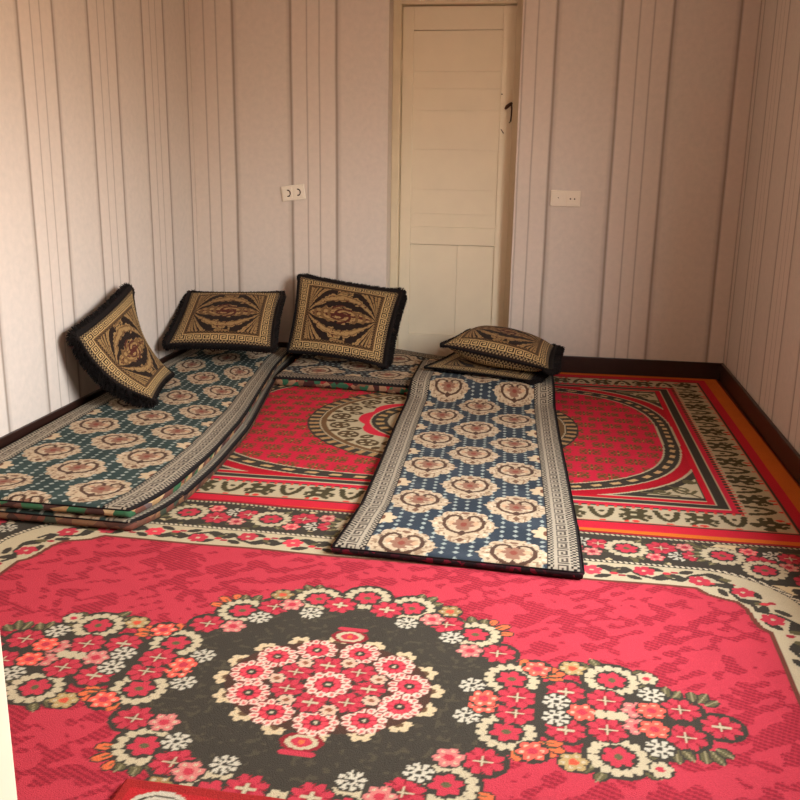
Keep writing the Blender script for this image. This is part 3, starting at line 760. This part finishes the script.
# ------------------------------------------------------------------ cushions
WC = weave_cushion(seed=0)
def cushion(root, BL, BR, TR, TL, tf, tb, bend=0.0, both=False, zmin=0.10, pinch=0.012, seed=0, roll=0, fringe=(0.03, 0.05, 0.03, 0.05), bend_u=0.0):
    BL, BR, TR, TL = (np.array(v, float) for v in (BL, BR, TR, TL))
    nrm = np.cross(BR-BL, TL-BL); nrm /= np.linalg.norm(nrm)
    eu = (BR-BL+TR-TL); eu /= np.linalg.norm(eu); ev = (TL-BL+TR-BR); ev /= np.linalg.norm(ev)
    def surf(u, v, t):
        U, V = np.meshgrid(u, v)
        a, b = np.abs(2*U-1), np.abs(2*V-1)
        q = (BL*((1-U)*(1-V))[..., None]+BR*(U*(1-V))[..., None]+TR*(U*V)[..., None]+TL*((1-U)*V)[..., None])
        q = q - eu*(np.sign(2*U-1)*pinch*(1-b**2)*a**3)[..., None] - ev*(np.sign(2*V-1)*pinch*(1-a**2)*b**3)[..., None]
        bul = ((1-a**2.6)*(1-b**2.6))
        rum = 0.006*(vnoise(U.shape, (6, 6), seed+40)-0.5)
        return q + nrm*(t*np.sign(bul)*np.abs(bul)**0.62 - bend*(1-b**2) - bend_u*(1-a**2) + rum*bul)[..., None]
    def clampP(P):
        P[..., 2] = np.maximum(P[..., 2], zmin); P[..., 0] = np.maximum(P[..., 0], 0.004); P[..., 1] = np.minimum(P[..., 1], -0.004); return P
    ny, nx = WC.C.shape[:2]
    C = np.rot90(WC.C, roll)
    fr = grid_obj('cover', clampP(surf(np.linspace(0, 1, nx), np.linspace(0, 1, ny), tf)), M_cush, None, C)
    if both: bk = grid_obj('back_cover', clampP(surf(np.linspace(0, 1, nx), np.linspace(0, 1, ny), -tb)), M_cush, None, C, flip=True)
    else: bk = grid_obj('back_cover', clampP(surf(np.linspace(0, 1, 60), np.linspace(0, 1, 60), -tb)), M_velvet, None, None, flip=True)
    # fringe: a corded core and a few thousand short yarn ends
    k = np.linspace(0, 1, 60)
    o_ = lambda u, v: surf(np.array([u]), np.array([v]), 0.0)[0, 0]
    rim = [o_(a, 0) for a in k[:-1]]+[o_(1, a) for a in k[:-1]]+[o_(1-a, 1) for a in k[:-1]]+[o_(0, 1-a) for a in k[:-1]]
    rim = np.array(rim); cen = rim.mean(0); N = len(rim)
    out = []
    for i in range(N):
        tg = rim[(i+2) % N]-rim[(i-2) % N]; o = np.cross(tg, nrm); o /= np.linalg.norm(o)
        if o@(rim[i]-cen) < 0: o = -o
        out.append(o)
    out = np.array(out)
    per = np.repeat(np.array(fringe, float), N//4)          # bottom, right, top, left
    per = np.convolve(np.concatenate([per[-6:], per, per[:6]]), np.ones(7)/7, 'same')[6:-6]
    rcs = np.clip(per*0.42, 0.005, 0.022)
    core = [Vector(clampP((p+o*rc*0.8-nrm*rc*0.6)[None].copy())[0]) for p, o, rc in zip(rim, out, rcs)]
    V, F = [], []
    n = 8
    for i, p in enumerate(core):
        for j in range(n):
            t = 2*math.pi*j/n; V.append(p+Vector(out[i])*(rcs[i]*math.cos(t))+Vector(nrm)*(rcs[i]*math.sin(t)))
    for i in range(N):
        for j in range(n):
            F.append((i*n+j, i*n+(j+1) % n, ((i+1) % N)*n+(j+1) % n, ((i+1) % N)*n+j))
    r = random.Random(seed+5)
    for _ in range(13000):
        f = r.random()*N; i = int(f) % N; g = f-int(f); j = (i+1) % N
        p = rim[i]*(1-g)+rim[j]*g; o = out[i]*(1-g)+out[j]*g; fl = per[i]
        tg = rim[j]-rim[i]; tg = tg/np.linalg.norm(tg)
        d = o+nrm*r.uniform(-1.3, 0.35)+tg*r.uniform(-0.4, 0.4); d = d/np.linalg.norm(d)
        ln = fl*r.uniform(0.72, 0.92); sd = np.cross(d, np.array([r.uniform(-1, 1) for _ in range(3)])); sd = sd/max(np.linalg.norm(sd), 1e-6)*0.0018
        a = p+o*0.003; m_ = a+d*ln*0.55; e = a+d*ln+np.array([0, 0, -0.2*fl*r.random()])
        b0 = len(V)
        for q, k_ in ((a, 1.3), (m_, 1.2), (e, 0.7)):
            V.append(Vector(q-sd*k_)); V.append(Vector(q+sd*k_))
        F += [(b0, b0+1, b0+3, b0+2), (b0+2, b0+3, b0+5, b0+4)]
    A = clampP(np.array([tuple(v) for v in V]))
    frg = mk('fringe', A.tolist(), F, M_fur, None)
    reparent(root, fr, bk, frg)

G = 'gold and black floor cushions'
c1 = empty('cushion', 'gold and black fringed cushion leaning against the left wall', 'cushion', (0.25, -1.3, 0.085), G)
cushion(c1, (0.372, -1.530, 0.130), (0.278, -1.090, 0.142), (0.098, -1.085, 0.540), (0.088, -1.600, 0.400), 0.045, 0.075, bend=0.055, zmin=0.0865, seed=1, fringe=(0.018, 0.012, 0.055, 0.062))
c2 = empty('cushion', 'gold and black cushion lying tilted in the far left corner', 'cushion', (0.35, -0.4, 0.085), G)
cushion(c2, (0.095, -0.690, 0.200), (0.640, -0.675, 0.203), (0.548, -0.175, 0.414), (0.026, -0.190, 0.397), 0.045, 0.105, zmin=0.0865, seed=2, fringe=(0.030, 0.040, 0.018, 0.050))
c3 = empty('cushion', 'gold and black cushion standing upright against the far wall left of the door', 'cushion', (0.93, -0.4, 0.07), G)
cushion(c3, (0.664, -0.430, 0.140), (1.186, -0.455, 0.096), (1.214, -0.110, 0.429), (0.645, -0.120, 0.503), 0.050, 0.060, zmin=0.066, seed=3, fringe=(0.012, 0.058, 0.030, 0.012))
c4 = empty('cushion', 'lower gold and black cushion of the stack in front of the door', 'cushion', (1.77, -0.44, 0.095), G)
cushion(c4, (1.436, -0.585, 0.122), (1.970, -0.730, 0.112), (2.075, -0.290, 0.112), (1.560, -0.140, 0.122), 0.016, 0.014, zmin=0.094, seed=4, fringe=(0.010, 0.060, 0.012, 0.016))
c5 = empty('cushion', 'plump gold and black cushion on top of the stack before the door', 'cushion', (1.83, -0.35, 0.16), G)
cushion(c5, (1.522, -0.610, 0.245), (2.056, -0.730, 0.172), (2.080, -0.210, 0.188), (1.625, -0.110, 0.238), 0.085, 0.105, both=True, zmin=0.144, seed=5, fringe=(0.008, 0.065, 0.02, 0.026))

# ------------------------------------------------------------------ sockets
def socket(root, cx, cz, w, h, rot, kind):
    c, s = math.cos(rot), math.sin(rot)
    def tr(o):
        for v in o.data.vertices:
            x, z = v.co.x, v.co.z; v.co.x, v.co.z = cx+x*c-z*s, cz+x*s+z*c
        return o
    parts = [tr(boxes('plate', [(-w/2, w/2, -0.012, 0.0, -h/2, h/2)], M_plastic, bevel=0.004))]
    for q in (-1, 1):
        parts.append(tr(boxes('insert', [(q*w*0.235-w*0.2, q*w*0.235+w*0.2, -0.0155, -0.011, -h*0.36, h*0.36)], M_plastic, bevel=0.0025)))
    if kind == 'double':
        for q in (-1, 1):
            pts = [(q*w*0.215+0.014*math.cos(t), -0.0160, 0.017*math.sin(t)) for t in np.linspace(-1.9, 1.7, 14)]
            parts.append(tr(tube('recess', pts, 0.0032, M_hole, n=8)))
    else:
        for q in (-1, 1):
            parts.append(tr(tube('pin_hole', [(w*0.235+q*0.011, -0.0162, -0.001), (w*0.235+q*0.011, -0.0130, -0.001)], 0.0042, M_hole, n=12)))
        parts.append(tr(tube('indicator', [(-w*0.235, -0.0162, 0.003), (-w*0.235, -0.0130, 0.003)], 0.003, M_hole, n=12)))
    reparent(root, *parts)
s1 = empty('wall_socket', 'crooked white double socket on the far wall, left of the door', 'socket', (0.582, 0.0, 0.955))
socket(s1, 0.582, 0.957, 0.136, 0.084, 0.13, 'double')
s2 = empty('wall_socket', 'straight white socket and switch plate on the far wall, right of the door', 'socket', (2.094, 0.0, 0.957))
socket(s2, 2.094, 0.958, 0.160, 0.085, -0.01, 'switch')
